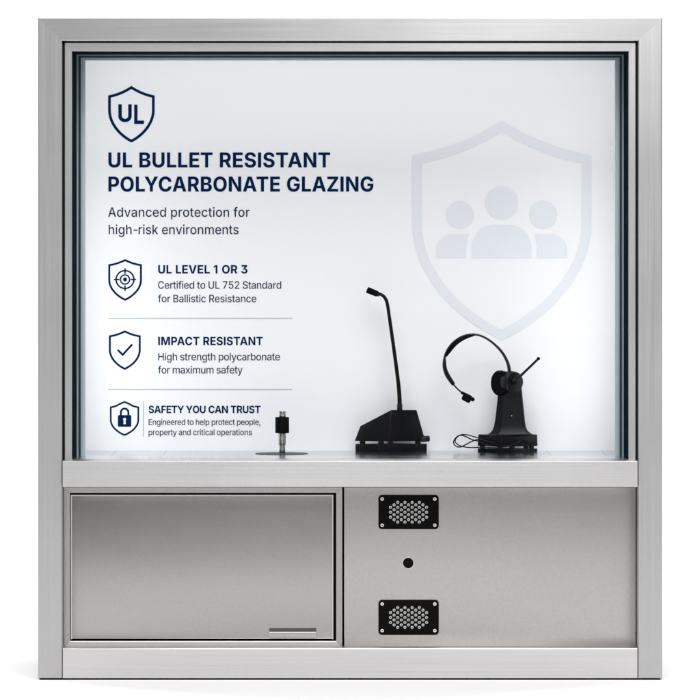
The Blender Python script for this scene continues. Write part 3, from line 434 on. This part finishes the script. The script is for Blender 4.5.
def annulus(cx, cy, r, w): return [ccw(circ(cx, cy, r + w / 2, 40)), ccw(circ(cx, cy, r - w / 2, 40), False)]

# certification shield
b = sheet(B(), outline(shield(131.4, 23.3, 85.8, 95.4, 110, 142.6), 2.7), Y)
text(b, 'U', 'B', 118.3, 131.7, 121.9, 17.6, Y); text(b, 'L', 'B', 134.2, 144.0, 124.0, 19.4, Y)
b.build('shield_emblem', M['navy'], GP, label='large navy shield outline around the letters UL')
b = B(); text(b, 'UL BULLET RESISTANT', 'B', 108.4, 330.2, 167.4, 14.9, Y); text(b, 'POLYCARBONATE GLAZING', 'B', 108.4, 373.4, 191.6, 15.0, Y)
b.build('title_lettering', M['navy'], GP)
b = B(); text(b, 'Advanced protection for', 'R', 108.1, 249.6, 216.8, 9.4, Y); text(b, 'high-risk environments', 'R', 108.7, 241.0, 234.2, 9.4, Y)
b.build('subtitle_lettering', M['slate'], GP)
# three feature rows
b = sheet(B(), outline(shield(125.1, 16.8, 259.0, 264.3, 280, 300.8), 1.95), Y)
for c in (annulus(125, 279.5, 8.9, 1.5), annulus(125, 279.5, 4.6, 1.4), [ccw(circ(125, 279.5, 2.0))]): sheet(b, c, Y)
for a in ((125, 268.3, 125, 273.6), (125, 285.4, 125, 290.9), (113.9, 279.5, 119.4, 279.5), (130.8, 279.5, 136.1, 279.5)): sheet(b, [line(*a, 1.4)], Y - .0002)
b.build('target_emblem', M['navy'], GP)
b = B(); text(b, 'UL LEVEL 1 OR 3', 'B', 158.2, 247.5, 273.5, 8.4, Y); b.build('heading_lettering', M['navy'], GP)
b = B(); text(b, 'Certified to UL 752 Standard', 'R', 158.0, 281.2, 288.7, 7.5, Y); text(b, 'for Ballistic Resistance', 'R', 158.0, 256.3, 302.3, 7.5, Y)
b.build('caption_lettering', M['slate'], GP)
sheet(B(), [[(108, 317.8), (292.4, 317.8), (292.4, 318.8), (108, 318.8)]], Y).build('divider_rule', M['rule'], GP)
b = sheet(B(), outline(shield(124.8, 15.9, 330.3, 335.4, 350, 369.9), 1.95), Y)
sheet(b, [[(117.0, 350.6), (118.5, 349.2), (122.6, 353.3), (131.5, 343.7), (133.0, 345.0), (122.7, 356.2)]], Y)
b.build('tick_emblem', M['navy'], GP)
b = B(); text(b, 'IMPACT RESISTANT', 'B', 158.2, 262.8, 345.2, 8.4, Y); b.build('heading_lettering', M['navy'], GP)
b = B(); text(b, 'High strength polycarbonate', 'R', 158.2, 280.0, 360.4, 7.5, Y); text(b, 'for maximum safety', 'R', 158.0, 242.6, 373.5, 7.5, Y)
b.build('caption_lettering', M['slate'], GP)
sheet(B(), [[(108, 388.9), (292.2, 388.9), (292.2, 389.9), (108, 389.9)]], Y).build('divider_rule', M['rule'], GP)
# padlock shield with stepped shoulders
sp = shield(124.5, 14.6, 401.0, 406.6, 420, 435.9)
top = [(124.5, 401.0), (127.5, 402.2), (130.5, 403.6), (132.6, 404.9), (135, 405.7), (139.1, 406.6)]
right = [p for p in sp if p[0] >= 124.5 and p[1] > 407]
rs = top + right; full = rs + [(249.0 - x, y) for x, y in rs[::-1]][1:-1]
b = sheet(B(), outline(full, 1.7), Y)
key = circ(124.6, 419.4, 1.55, 20)
body = [ccw(rrect(124.6, 420.9, 13.4, 11.6, 1.3)), ccw([(123.7, 419.5), (125.5, 419.5), (125.9, 424), (123.3, 424)], False)]
sheet(b, [ccw(rrect(124.6, 420.9, 13.4, 11.6, 1.3))], Y)
sh_ = [(119.9 + 0, 415.6), (119.9, 412.3)] + [(124.6 - 4.7 * math.cos(a), 412.3 - 4.7 * math.sin(a)) for a in [math.pi * k / 16 for k in range(1, 16)]] + [(129.3, 412.3), (129.3, 415.6), (127.4, 415.6), (127.4, 412.3)] + [(124.6 + 2.8 * math.cos(a), 412.3 - 2.8 * math.sin(a)) for a in [math.pi * k / 14 for k in range(1, 14)]] + [(121.8, 412.3), (121.8, 415.6)]
sheet(b, [ccw(sh_)], Y - .0002)
b.build('padlock_emblem', M['navy'], GP)
b = sheet(B(), [ccw(key)], Y - .0006); sheet(b, [[(123.9, 419.8), (125.3, 419.8), (125.9, 424.2), (123.3, 424.2)]], Y - .0007)
b.build('keyhole', M['white'], GP)
sheet(B(), [[(142.9, 401.5), (143.9, 401.5), (143.9, 436.6), (142.9, 436.6)]], Y).build('divider_rule', M['rule'], GP, label='short upright rule beside the padlock shield')
b = B(); text(b, 'SAFETY YOU CAN TRUST', 'B', 148.6, 260.6, 413.1, 7.4, Y); b.build('heading_lettering', M['navy'], GP)
b = B(); text(b, 'Engineered to help protect people,', 'R', 148.6, 260.4, 424.9, 5.8, Y); text(b, 'property and critical operations', 'R', 148.6, 252.0, 435.1, 5.8, Y)
b.build('caption_lettering', M['slate'], GP)
# big pale shield with three figures
b = sheet(B(), outline(shield(501.8, 89.6, 121.0, 155.5, 224, 340.4), 9.6), Y)
sheet(b, [ccw(circ(501.6, 203, 16.5, 48))], Y)
for s in (-1, 1): sheet(b, [ccw(circ(501.7 + s * 41.8, 215, 14, 44))], Y)
mid = [(472, 258), (472, 248)] + [(472 + 22 - 22 * math.cos(a), 248 - 23 * math.sin(a)) for a in [math.pi / 2 * k / 12 for k in range(1, 13)]] + [(531.4 - 22 + 22 * math.sin(a), 248 - 23 * math.cos(a)) for a in [math.pi / 2 * k / 12 for k in range(0, 13)]] + [(531.4, 258)]
sheet(b, [ccw(mid)], Y)
for s in (-1, 1):
    f = lambda x: 501.7 + s * (x - 501.7)
    pts = [(436, 258), (436, 250)] + [(436 + 17 - 17 * math.cos(a), 250 - 16 * math.sin(a)) for a in [math.pi / 2 * k / 10 for k in range(1, 11)]] + [(469.3, 234), (467.5, 238.5), (466.5, 243.5), (466.2, 248), (466.2, 258)]
    sheet(b, [ccw([(f(x), y) for x, y in pts])], Y)
b.build('people_shield_emblem', M['pale'], GP, label='large pale blue shield with three people figures')

# ------------------------------------------------------------------ lower cabinet
LY = .046                        # the lower panels sit back under the counter edge
B().box(P(61.0, 480, 0) + Vector((0, LY + .02, 0)), P(639.2, 649) + Vector((0, LY + .03, 0))).build('cabinet_backing', M['gap'], W)
def trim_piece(pts, m, name='door_trim'):
    return B().prism(PG(pts, LY), LY - .003, LY + .018, .0011, 2).build(name, m, W, 8)
T = dict(l=63.8, r=342.4, t=487.2, b=647.3)
w_ = 6.4
trim_piece([(T['l'], T['t']), (T['r'], T['t']), (T['r'] - w_, T['t'] + 5.6), (T['l'] + w_, T['t'] + 5.6)], M['steel_trim'])
trim_piece([(T['l'], T['b']), (T['l'] + w_, T['b'] - w_), (T['r'] - w_, T['b'] - w_), (T['r'], T['b'])], M['steel_lip'])
trim_piece([(T['l'], T['t'] + .25), (T['l'] + w_, T['t'] + 5.85), (T['l'] + w_, T['b'] - w_ - .25), (T['l'], T['b'] - .25)], M['steel_trim_v'])
trim_piece([(T['r'], T['t'] + .25), (T['r'], T['b'] - .25), (T['r'] - w_, T['b'] - w_ - .25), (T['r'] - w_, T['t'] + 5.85)], M['steel_trim_v'])
DR = B().prism(R2(71.0, 495.0, 333.2, 639.2, LY), LY + .002, LY + .018, .0022, 2).build('cabinet_door', M['steel_door'], W, 8)
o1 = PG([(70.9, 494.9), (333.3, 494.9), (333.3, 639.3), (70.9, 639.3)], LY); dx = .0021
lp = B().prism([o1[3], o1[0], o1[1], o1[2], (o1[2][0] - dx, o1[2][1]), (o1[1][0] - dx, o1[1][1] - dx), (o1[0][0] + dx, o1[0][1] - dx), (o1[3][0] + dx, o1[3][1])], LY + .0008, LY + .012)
lp.build('door_edge_highlight', M['steel_lip'], DR)  # bright strip added as a highlight along the door edges
# finger pull; dark slab painted as the shade of its recess
hd = B().box(P(269.2, 628.4, LY) + Vector((0, .0005, 0)), P(316.2, 633.5, LY) + Vector((0, .004, 0)))
hd.build('handle_recess_shade', plain('pull_shadow', (.12, .12, .12), .4, metallic=1), DR)
a, c = P(269.0, 631.8, LY), P(316.4, 635.6, LY)
B().hexa([(a.x, LY - .007, c.z), (c.x, LY - .007, c.z), (c.x, LY + .004, c.z - .0004), (a.x, LY + .004, c.z - .0004),
          (a.x, LY - .0062, a.z), (c.x, LY - .0062, a.z), (c.x, LY + .004, a.z + .0004), (a.x, LY + .004, a.z + .0004)], .0006, 2).build('handle', M['steel_lip'], DR, 8)
# right fixed panel
FP = B().prism(R2(344.0, 487.4, 635.9, 646.6, LY), LY, LY + .018, .0010, 2).build('fixed_panel', M['steel_fixed'], W, 8)
# two speaker plates with real holes, four screws each
def speaker_plate(py0, py1, rows_c, scr):
    cy = (py0 + py1) / 2
    yf = LY - .004
    cont = [ccw(rrect(408.6, cy, 60.4, py1 - py0, 3.6))]
    holes = []
    for i in range(11):
        n = 3 if i in (0, 10) else (5 if i % 2 == 0 else 4)
        for k in range(n): holes.append((390.5 + i * 3.61, rows_c + (k - (n - 1) / 2) * 4.92))
    cont += [ccw(circ(x, y, 1.55, 16), False) for x, y in holes]
    v, f = fill(cont); b = B(); t = bmesh.new()
    vf = [t.verts.new(P(x, y, yf)) for x, y in v]
    for q_ in f: t.faces.new([vf[i] for i in q_])
    bmesh.ops.recalc_face_normals(t, faces=t.faces[:])
    ex = bmesh.ops.extrude_face_region(t, geom=t.faces[:])
    for e in ex['geom']:
        if isinstance(e, bmesh.types.BMVert): e.co.y += .0036
    b.add(t); pl = b.build('speaker_plate', M['plate'], FP)
    g_ = B()
    g_.prism(R2(386, cy - 13, 431, cy + 13, LY), LY - .0016, LY - .0002)
    g_.build('speaker_mesh', M['steel_lip'], FP)
    d_ = B()
    for x, y in holes:
        c_ = P(x, y, LY); d_.cyl((c_.x, LY - .0026, c_.z), (c_.x, LY - .0014, c_.z), .0011, seg=10)
    d_.build('mesh_stud', M['gap'], FP)
    for x in (382.2, 434.8):
        for y in scr:
            c_ = P(x, y, yf); s_ = B().cyl((c_.x, yf + .001, c_.z), (c_.x, yf - .0016, c_.z), .0044, .0034, seg=24)
            so = s_.build('screw', M['steel_bright'], FP, 30)
            B().cyl((c_.x, yf - .0012, c_.z), (c_.x, yf - .0019, c_.z), .0013, seg=6).build('screw_socket', M['gap'], FP)
speaker_plate(494.9, 529.2, 512.3, (499.0, 525.2))
speaker_plate(600.2, 635.0, 617.6, (603.9, 630.6))
c_ = P(408.2, 563, LY)
B().cyl((c_.x, LY + .001, c_.z), (c_.x, LY - .0012, c_.z), .0119, .0116, seg=40).build('plug_ring', M['steel_bright'], FP, 30)
B().cyl((c_.x, LY + .001, c_.z), (c_.x, LY - .0030, c_.z), .0110, .0104, seg=40).build('plug', M['plate'], FP, 30)

# ------------------------------------------------------------------ desk microphone
CT = CZ - .0006                  # counter surface
my = .325
MC = thing('desk_microphone', 'black desk microphone with a tall thin gooseneck on a wedge shaped base', 'microphone', (P(399, 0, my + .03).x, my + .03, CT))
y1, y2, y3 = my + .036, my + .040, my + .076
bot = [P(388.6, 441.4, my), P(425.6, 441, y2), P(391.5, 441, y3), P(354.4, 441, y1)]
tp = [P(391.2, 409.8, my + .010), P(416.8, 409.8, y2 - .004), P(398, 425.5, y3 - .008), P(360.0, 426.0, y1)]
B().hexa(bot + tp, .0012, 3).build('base_housing', M['plastic'], MC, 40)
e1 = P(386.0, 426.0, my + .001)
B().ball((e1.x, e1.y + .001, e1.z), .0022, (1, .5, 1.5)).build('button', M['plastic_gloss'], MC, 60)
zf = P(0, 445.0, my).z
for px, yy in ((362.5, y1 + .002), (381, my + .012), (390.5, my + .006), (418, y2 - .004)):
    p_ = P(px, 441.2, yy); B().cyl((p_.x, yy, CT + .004), (p_.x, yy, p_.z + .001), .0052, .0062, seg=20).build('foot_post', M['plastic'], MC, 40)
pa_, pb_, pc_, pd_ = P(389, 444.6, my - .002), P(427.0, 444.6, y2), P(392, 444.6, y3), P(355.2, 444.6, y1)
zt_ = pa_.z
B().hexa([(p.x, p.y, CT) for p in (pa_, pb_, pc_, pd_)] + [(p.x, p.y, zt_) for p in (pa_, pb_, pc_, pd_)], .001, 2).build('base_plate', M['plastic'], MC, 40)
k0 = P(421, 439.0, y2 + .002); k1 = P(429.6, 438.6, y2 + .004)
B().cyl(k0, k1, .0066, .006, bev=.0015).build('cable_connector', M['plastic'], MC, 40)
sy = my + .022
B().cyl(P(399.7, 410.4, sy), P(399.7, 404.0, sy), .0058, .0054, bev=.0006).build('neck_socket', M['plastic'], MC, 40)
nk = [(399.7, 405), (399.4, 396), (398.4, 384), (396.7, 370), (394.0, 350), (391.2, 330), (388.9, 314), (387.7, 306), (386.2, 300.2), (383.3, 296.0), (379.5, 293.9), (376, 292.6)]
B().tube([P(a, b_, sy) for a, b_ in nk], [.0047, .0044, .0042, .0040, .0038, .0037, .0036, .0036, .0036, .0035, .0034, .003], sub=8).build('gooseneck', M['plastic_gloss'], MC, 60)
B().cyl(P(377.9, 294.2, sy), P(366.9, 289.7, sy), .0062, .0066, seg=32, bev=.0026, bseg=5).build('microphone_head', M['foam'], MC, 60)
B().cyl(P(379.6, 294.6, sy), P(377.2, 293.8, sy), .0042, .0055, seg=32).build('head_collar', M['plastic_gloss'], MC, 60)

# ------------------------------------------------------------------ headset stand
hy = .325
HS = thing('headset_stand', 'black pedestal stand with flared column holding the headset', 'headset stand', (P(508, 0, hy + .03).x, hy + .03, CT))
def quad(pl, pf, pr, pbk, py, dy=(.040, 0, .036, .072)):
    return [P(pl, py, hy + dy[0]), P(pf, py, hy + dy[1]), P(pr, py, hy + dy[2]), P(pbk, py, hy + dy[3])]
lo = quad(477.4, 501, 537.9, 514, 446.0); up = quad(478.0, 501, 537.5, 514, 434.3)
B().hexa([(p.x, p.y, lo[0].z) for p in lo] + [(p.x, p.y, up[0].z) for p in up], .0016, 3).build('base', M['plastic'], HS, 40)
pt = quad(477.6, 501, 537.4, 514, 448.3)
B().hexa([(p.x, p.y, CT) for p in pt] + [(p.x, p.y, pt[0].z) for p in pt], .0006, 2).build('base_plate', M['plastic'], HS, 40)
for px, yy in ((482.5, hy + .036), (500, hy + .008), (512, hy + .014), (531.5, hy + .034), (526, hy + .03)):
    p_ = P(px, 446, yy); B().cyl((p_.x, yy, CT + .003), (p_.x, yy, lo[0].z + .001), .0055, .0055, seg=20).build('foot_post', M['plastic'], HS, 40)
# column: rounded rectangular section lofted upwards, flaring at the foot
def sec(xl_, xr_, py, dn=.0, w=.022):
    a, b_ = P(xl_, py, hy + .012 + dn), P(xr_, py, hy + .012 + dn)
    y0_, y1_ = hy + .012 + dn, hy + .012 + dn + w; r = min(.006, (b_.x - a.x) * .3); xm = a.x + (b_.x - a.x) * .22
    o = []
    for cx_, cy_, a0 in ((b_.x - r, y0_ + r, -90), (b_.x - r, y1_ - r, 0), (a.x + r, y1_ - r, 90)):
        for k in range(5):
            an = math.radians(a0 + 90 * k / 4); o.append((cx_ + r * math.cos(an), cy_ + r * math.sin(an), a.z))
    o.append((a.x, y0_ + w * .42, a.z)); o.append((xm, y0_, a.z)); return o
cols = [sec(488.5, 532.8, 434.4, -.004, .036), sec(490.8, 530.2, 432.9, -.003, .033), sec(492.8, 527.6, 430.6, -.002, .030), sec(494.2, 526.0, 426.5, 0, .027), sec(495.4, 525.0, 420, 0, .025),
        sec(496.8, 523.8, 408, 0, .023), sec(497.9, 522.6, 396, 0, .022), sec(498.8, 521.6, 386, 0, .021), sec(500.2, 520.6, 377, 0, .020), sec(503, 518, 372.5, .002, .016)]
B().loft(cols).build('column', M['plastic'], HS, 32)
h_ = P(511.2, 415.3, hy + .0118)
B().ball((h_.x, h_.y, h_.z), .0031, (.95, .12, 1.75)).build('screw_hole', M['gap'], HS, 60)
B().ball((h_.x + .0008, h_.y - .0004, h_.z - .001), .0011, (1, .4, 1.3)).build('screw', M['chrome'], HS, 60)
cw = [(507, 446.5, 0), (496, 446.2, -.004), (486, 444.5, -.006), (480, 441.6, -.004), (472, 439.6, .004), (465, 436.2, .01), (459.5, 435.4, .015), (455.5, 438.2, .018), (453.6, 442.4, .018), (455.6, 446.0, .014),
      (460.5, 447.0, .006), (466, 444.4, .0), (472, 441.4, -.004), (479, 439.4, -.006), (488, 441.4, -.008), (498, 444.6, -.008), (508, 446.0, -.008), (515, 443.6, -.006), (521, 440.8, -.004), (527, 440.9, .0), (530.8, 444.5, .006), (531.4, 449.5, .012)]
B().tube([P(a, b_, hy + .012 + c__) for a, b_, c__ in cw], .0013, seg=10).build('cable', M['plastic_gloss'], HS, 60)
cw = [(482, 438.4, .012), (475, 437.0, .016), (468, 435.0, .02), (461.5, 434.6, .022), (457, 437.4, .022), (455.2, 441, .02), (457.4, 444.4, .014), (463, 446.6, .006), (471, 447.6, 0), (480, 447.3, -.006), (492, 447.6, -.008), (505, 448.2, -.008)]
B().tube([P(a, b_, hy + .012 + c__) for a, b_, c__ in cw], .0012, seg=10).build('cable', M['plastic_gloss'], HS, 60)

# ------------------------------------------------------------------ headset hanging on the stand
HD = thing('headset', 'black single ear headset hung on the pedestal stand with its thin band arching left', 'headset', (P(508, 0, hy).x, hy, P(0, 396, hy).z))
ey = hy - .006
# ear cushion disc (turned) and earpiece
t = bmesh.new(); bmesh.ops.create_cone(t, cap_ends=True, segments=40, radius1=.0265, radius2=.0265, depth=.012)
bmesh.ops.bevel(t, geom=[e for e in t.edges if abs(e.verts[0].co.z - e.verts[1].co.z) < 1e-6], offset=.004, segments=4, affect='EDGES', profile=.5)
b = B(); cc = P(500.4, 383.2, ey + .010)
b.add(t, Matrix.Translation(cc) @ Matrix.Rotation(math.radians(-52), 4, 'Z') @ Matrix.Rotation(math.radians(90), 4, 'X'))
b.build('ear_cushion', M['foam'], HD, 45)
t = bmesh.new(); bmesh.ops.create_cone(t, cap_ends=True, segments=48, radius1=.0235, radius2=.0215, depth=.020)
bmesh.ops.bevel(t, geom=[e for e in t.edges if abs(e.verts[0].co.z - e.verts[1].co.z) < 1e-6], offset=.0035, segments=4, affect='EDGES', profile=.5)
b = B(); cc = P(512.3, 382.0, ey)
b.add(t, Matrix.Translation(cc) @ Matrix.Rotation(math.radians(30), 4, 'Z') @ Matrix.Rotation(math.radians(90), 4, 'X'))
b.build('earpiece', M['plastic'], HD, 45)
b = B(); c0, c1 = P(514.2, 381.4, ey - .008), P(515.4, 380.6, ey - .016)
b.cyl(c0, c1, .0075, .006, bev=.001); b.build('boom_pivot', M['plastic_gloss'], HD, 40)
B().box(P(497, 371.4, ey - .004), P(507, 372.4, ey), .0003).build('yoke', M['plastic'], HD)
B().tube([P(514.6, 381.6, ey - .016), P(519, 377.4, ey - .017), P(525, 371.6, ey - .018), P(532, 364.9, ey - .019), P(537.6, 359.4, ey - .02)], [.0036, .003, .0026, .0025, .0025]).build('boom_arm', M['plastic'], HD, 60)
B().ball(P(538.4, 358.6, ey - .02), .0034, (1.1, 1, 1)).build('boom_tip', M['foam'], HD, 60)
# headband: flat spring strip with a slider and a pad
hb = [(509.6, 373), (508.6, 366), (505.8, 358.5), (501, 351), (495, 344.8), (488, 339.4), (480.5, 335.7), (473, 334.4), (465.5, 335.4), (458, 338.8), (451.4, 344.4), (446.6, 351.6), (444.2, 359.5), (443.9, 367), (446, 374.2), (449.6, 380.2)]
B().tube([P(a, b_, ey + .006) for a, b_ in hb], [.0040, .0036, .0032, .0029, .0026, .0024, .0023, .0023, .0023, .0024, .0024, .0025, .0026, .0028, .0032, .0034], flatx=3.0, sub=6).build('headband', M['plastic'], HD, 60)
pd = [(475.5, 334.9), (467, 336.9), (460, 340.2), (454.2, 344.9), (449.2, 351.2), (445.8, 356.5)]
B().tube([P(a, b_, ey + .006) for a, b_ in pd], [.0014, .0034, .0042, .0042, .0038, .0020], flatx=2.6, sub=6).build('headband_pad', M['foam'], HD, 60)
pd = [(444.7, 357), (445.0, 367), (446.9, 373.6), (450.2, 379.6), (453.6, 384.6)]
B().tube([P(a, b_, ey + .006) for a, b_ in pd], [.0022, .0036, .0044, .0048, .0040], flatx=1.9, sub=6).build('slider', M['plastic_gloss'], HD, 60)
B().tube([P(453.2, 384.2, ey + .006), P(457, 388.4, ey + .006), P(462.5, 393.4, ey + .006)], .0016).build('pad_arm', M['plastic'], HD, 60)
ctr = P(466.9, 397.9, ey + .006)
b = B(); t = bmesh.new(); bmesh.ops.create_cube(t, size=1, matrix=Matrix.Diagonal((.0195, .016, .0165, 1)))
bmesh.ops.bevel(t, geom=t.edges[:], offset=.0042, segments=4, affect='EDGES', profile=.5)
b.add(t, Matrix.Translation(ctr) @ Matrix.Rotation(math.radians(28), 4, 'Y'))
t = bmesh.new(); bmesh.ops.create_cube(t, size=1, matrix=Matrix.Diagonal((.012, .012, .006, 1)))
bmesh.ops.bevel(t, geom=t.edges[:], offset=.002, segments=3, affect='EDGES', profile=.5)
b.add(t, Matrix.Translation(P(463.6, 393.6, ey + .006)) @ Matrix.Rotation(math.radians(28), 4, 'Y'))
b.ball(P(472.6, 399.3, ey + .006), .0044, (1, 1.2, 1))
b.build('temple_pad', M['foam'], HD, 60)

# ------------------------------------------------------------------ steel rod post with black collar
ry = .27
RP = thing('rod_post', 'short steel rod with a black collar standing on a thin dark round plate', 'rod post', (P(282.2, 0, ry).x, ry, CT))
def rc(py0, py1, r, cx=282.2, seg=32, bev=.0004): return (P(cx, py0, ry), P(cx, py1, ry), r)
B().cyl(Vector((RP.location.x, ry, CT)), P(282.2, 445, ry), .0064, bev=.0003).build('lower_rod', M['chrome'], RP, 40)
B().cyl(P(282.2, 445.2, ry), P(282.2, 432.5, ry), .0074, .0079, bev=.0005).build('sleeve', M['chrome'], RP, 40)
B().cyl(P(282.2, 433.0, ry), P(282.2, 417.1, ry), .0143, seg=40, bev=.0012).build('collar', M['plate'], RP, 40)
B().cyl(P(282.4, 417.2, ry), P(282.4, 411.0, ry), .0071, bev=.0005).build('upper_rod', M['chrome'], RP, 40)
B().cyl(Vector((RP.location.x - .001, ry, CT)), Vector((RP.location.x - .001, ry, CT + .0011)), .0548, .0535, seg=64).build('round_plate', plain('dark_plate_metal', (.02, .021, .023), .45, metallic=0, spec=.2), RP, 40)

# ------------------------------------------------------------------ light: soft studio boxes, added panel fills, a grey room graded to shade the steel
w = bpy.data.worlds.new('World'); S.world = w; w.use_nodes = True
WN, WK = w.node_tree.nodes, w.node_tree.links
bg = WN['Background']; bg.inputs[1].default_value = 1.0
tc = WN.new('ShaderNodeTexCoord'); sp = WN.new('ShaderNodeSeparateXYZ'); WK.new(tc.outputs['Generated'], sp.inputs[0])
cr = WN.new('ShaderNodeValToRGB'); WK.new(sp.outputs['Z'], cr.inputs[0])
cr.color_ramp.elements[0].position = .0; cr.color_ramp.elements[0].color = (.72, .72, .725, 1)
cr.color_ramp.elements[1].position = .55; cr.color_ramp.elements[1].color = (1.0, 1.0, 1.0, 1)
e = cr.color_ramp.elements.new(.22); e.color = (.38, .38, .38, 1)
cr.color_ramp.interpolation = 'EASE'
ab = WN.new('ShaderNodeMath'); ab.operation = 'ABSOLUTE'; WK.new(sp.outputs['X'], ab.inputs[0])
mr = WN.new('ShaderNodeMapRange'); mr.inputs['From Min'].default_value = .12; mr.inputs['From Max'].default_value = .6
mr.inputs['To Min'].default_value = 1.0; mr.inputs['To Max'].default_value = .45; WK.new(ab.outputs[0], mr.inputs[0])
vs = WN.new('ShaderNodeVectorMath'); vs.operation = 'SCALE'; WK.new(cr.outputs[0], vs.inputs[0]); WK.new(mr.outputs[0], vs.inputs['Scale'])
WK.new(vs.outputs[0], bg.inputs[0])
def lamp(name, loc, aim, size, power, col=(1, 1, 1), sy=None):
    l = bpy.data.lights.new(name, 'AREA'); l.shape = 'RECTANGLE'; l.size = size; l.size_y = sy or size
    l.energy = power; l.color = col
    o = bpy.data.objects.new(name, l); C.objects.link(o); o.location = loc
    o.rotation_euler = (Vector(aim) - Vector(loc)).to_track_quat('-Z', 'Y').to_euler(); return o
lamp('softbox_top', (0.15, -2.6, 3.8), (0, 0, .6), 3.2, 112, sy=2.0)
lamp('softbox_key', (.7, -2.6, 2.0), (.1, 0, .8), 1.2, 11, sy=.6)
lamp('panel_fill', (0, .235, P(0, 51, 0).z - .006), (0, D, 1.06), 1.08, .66, sy=.08)  # unseen fill added inside the box to brighten the panel
for s in (-1, 1):
    lamp('panel_fill', (s * .535, .27, .85), (s * .30, D, .88), .10, .29, sy=.80)  # side fills, also added out of view to lift the panel
lamp('backdrop_lamp', (-3.2, 2.4, 3.2), (0, 6.5, 1.0), 2.0, 240)
lamp('backdrop_lamp', (3.2, 2.4, 3.2), (0, 6.5, 1.0), 2.0, 240)

# ------------------------------------------------------------------ camera: level, long lens, shifted down
cam = bpy.data.cameras.new('camera'); co = bpy.data.objects.new('camera', cam); C.objects.link(co)
co.location = (0, -L, (680 - HZ) * PX); co.rotation_euler = (math.radians(90), 0, 0)
cam.sensor_width = 36; cam.lens = 36 * L / (700 * PX); cam.shift_y = -(350 - HZ) / 700
cam.clip_start = .1; cam.clip_end = 200
S.camera = co
S.render.engine = 'CYCLES'
S.view_settings.view_transform = 'Standard'; S.view_settings.look = 'None'; S.view_settings.exposure = 0; S.view_settings.gamma = 1
S.cycles.use_denoising = True
S.cycles.transparent_max_bounces = 8; S.cycles.max_bounces = 7; S.cycles.diffuse_bounces = 4; S.cycles.glossy_bounces = 4
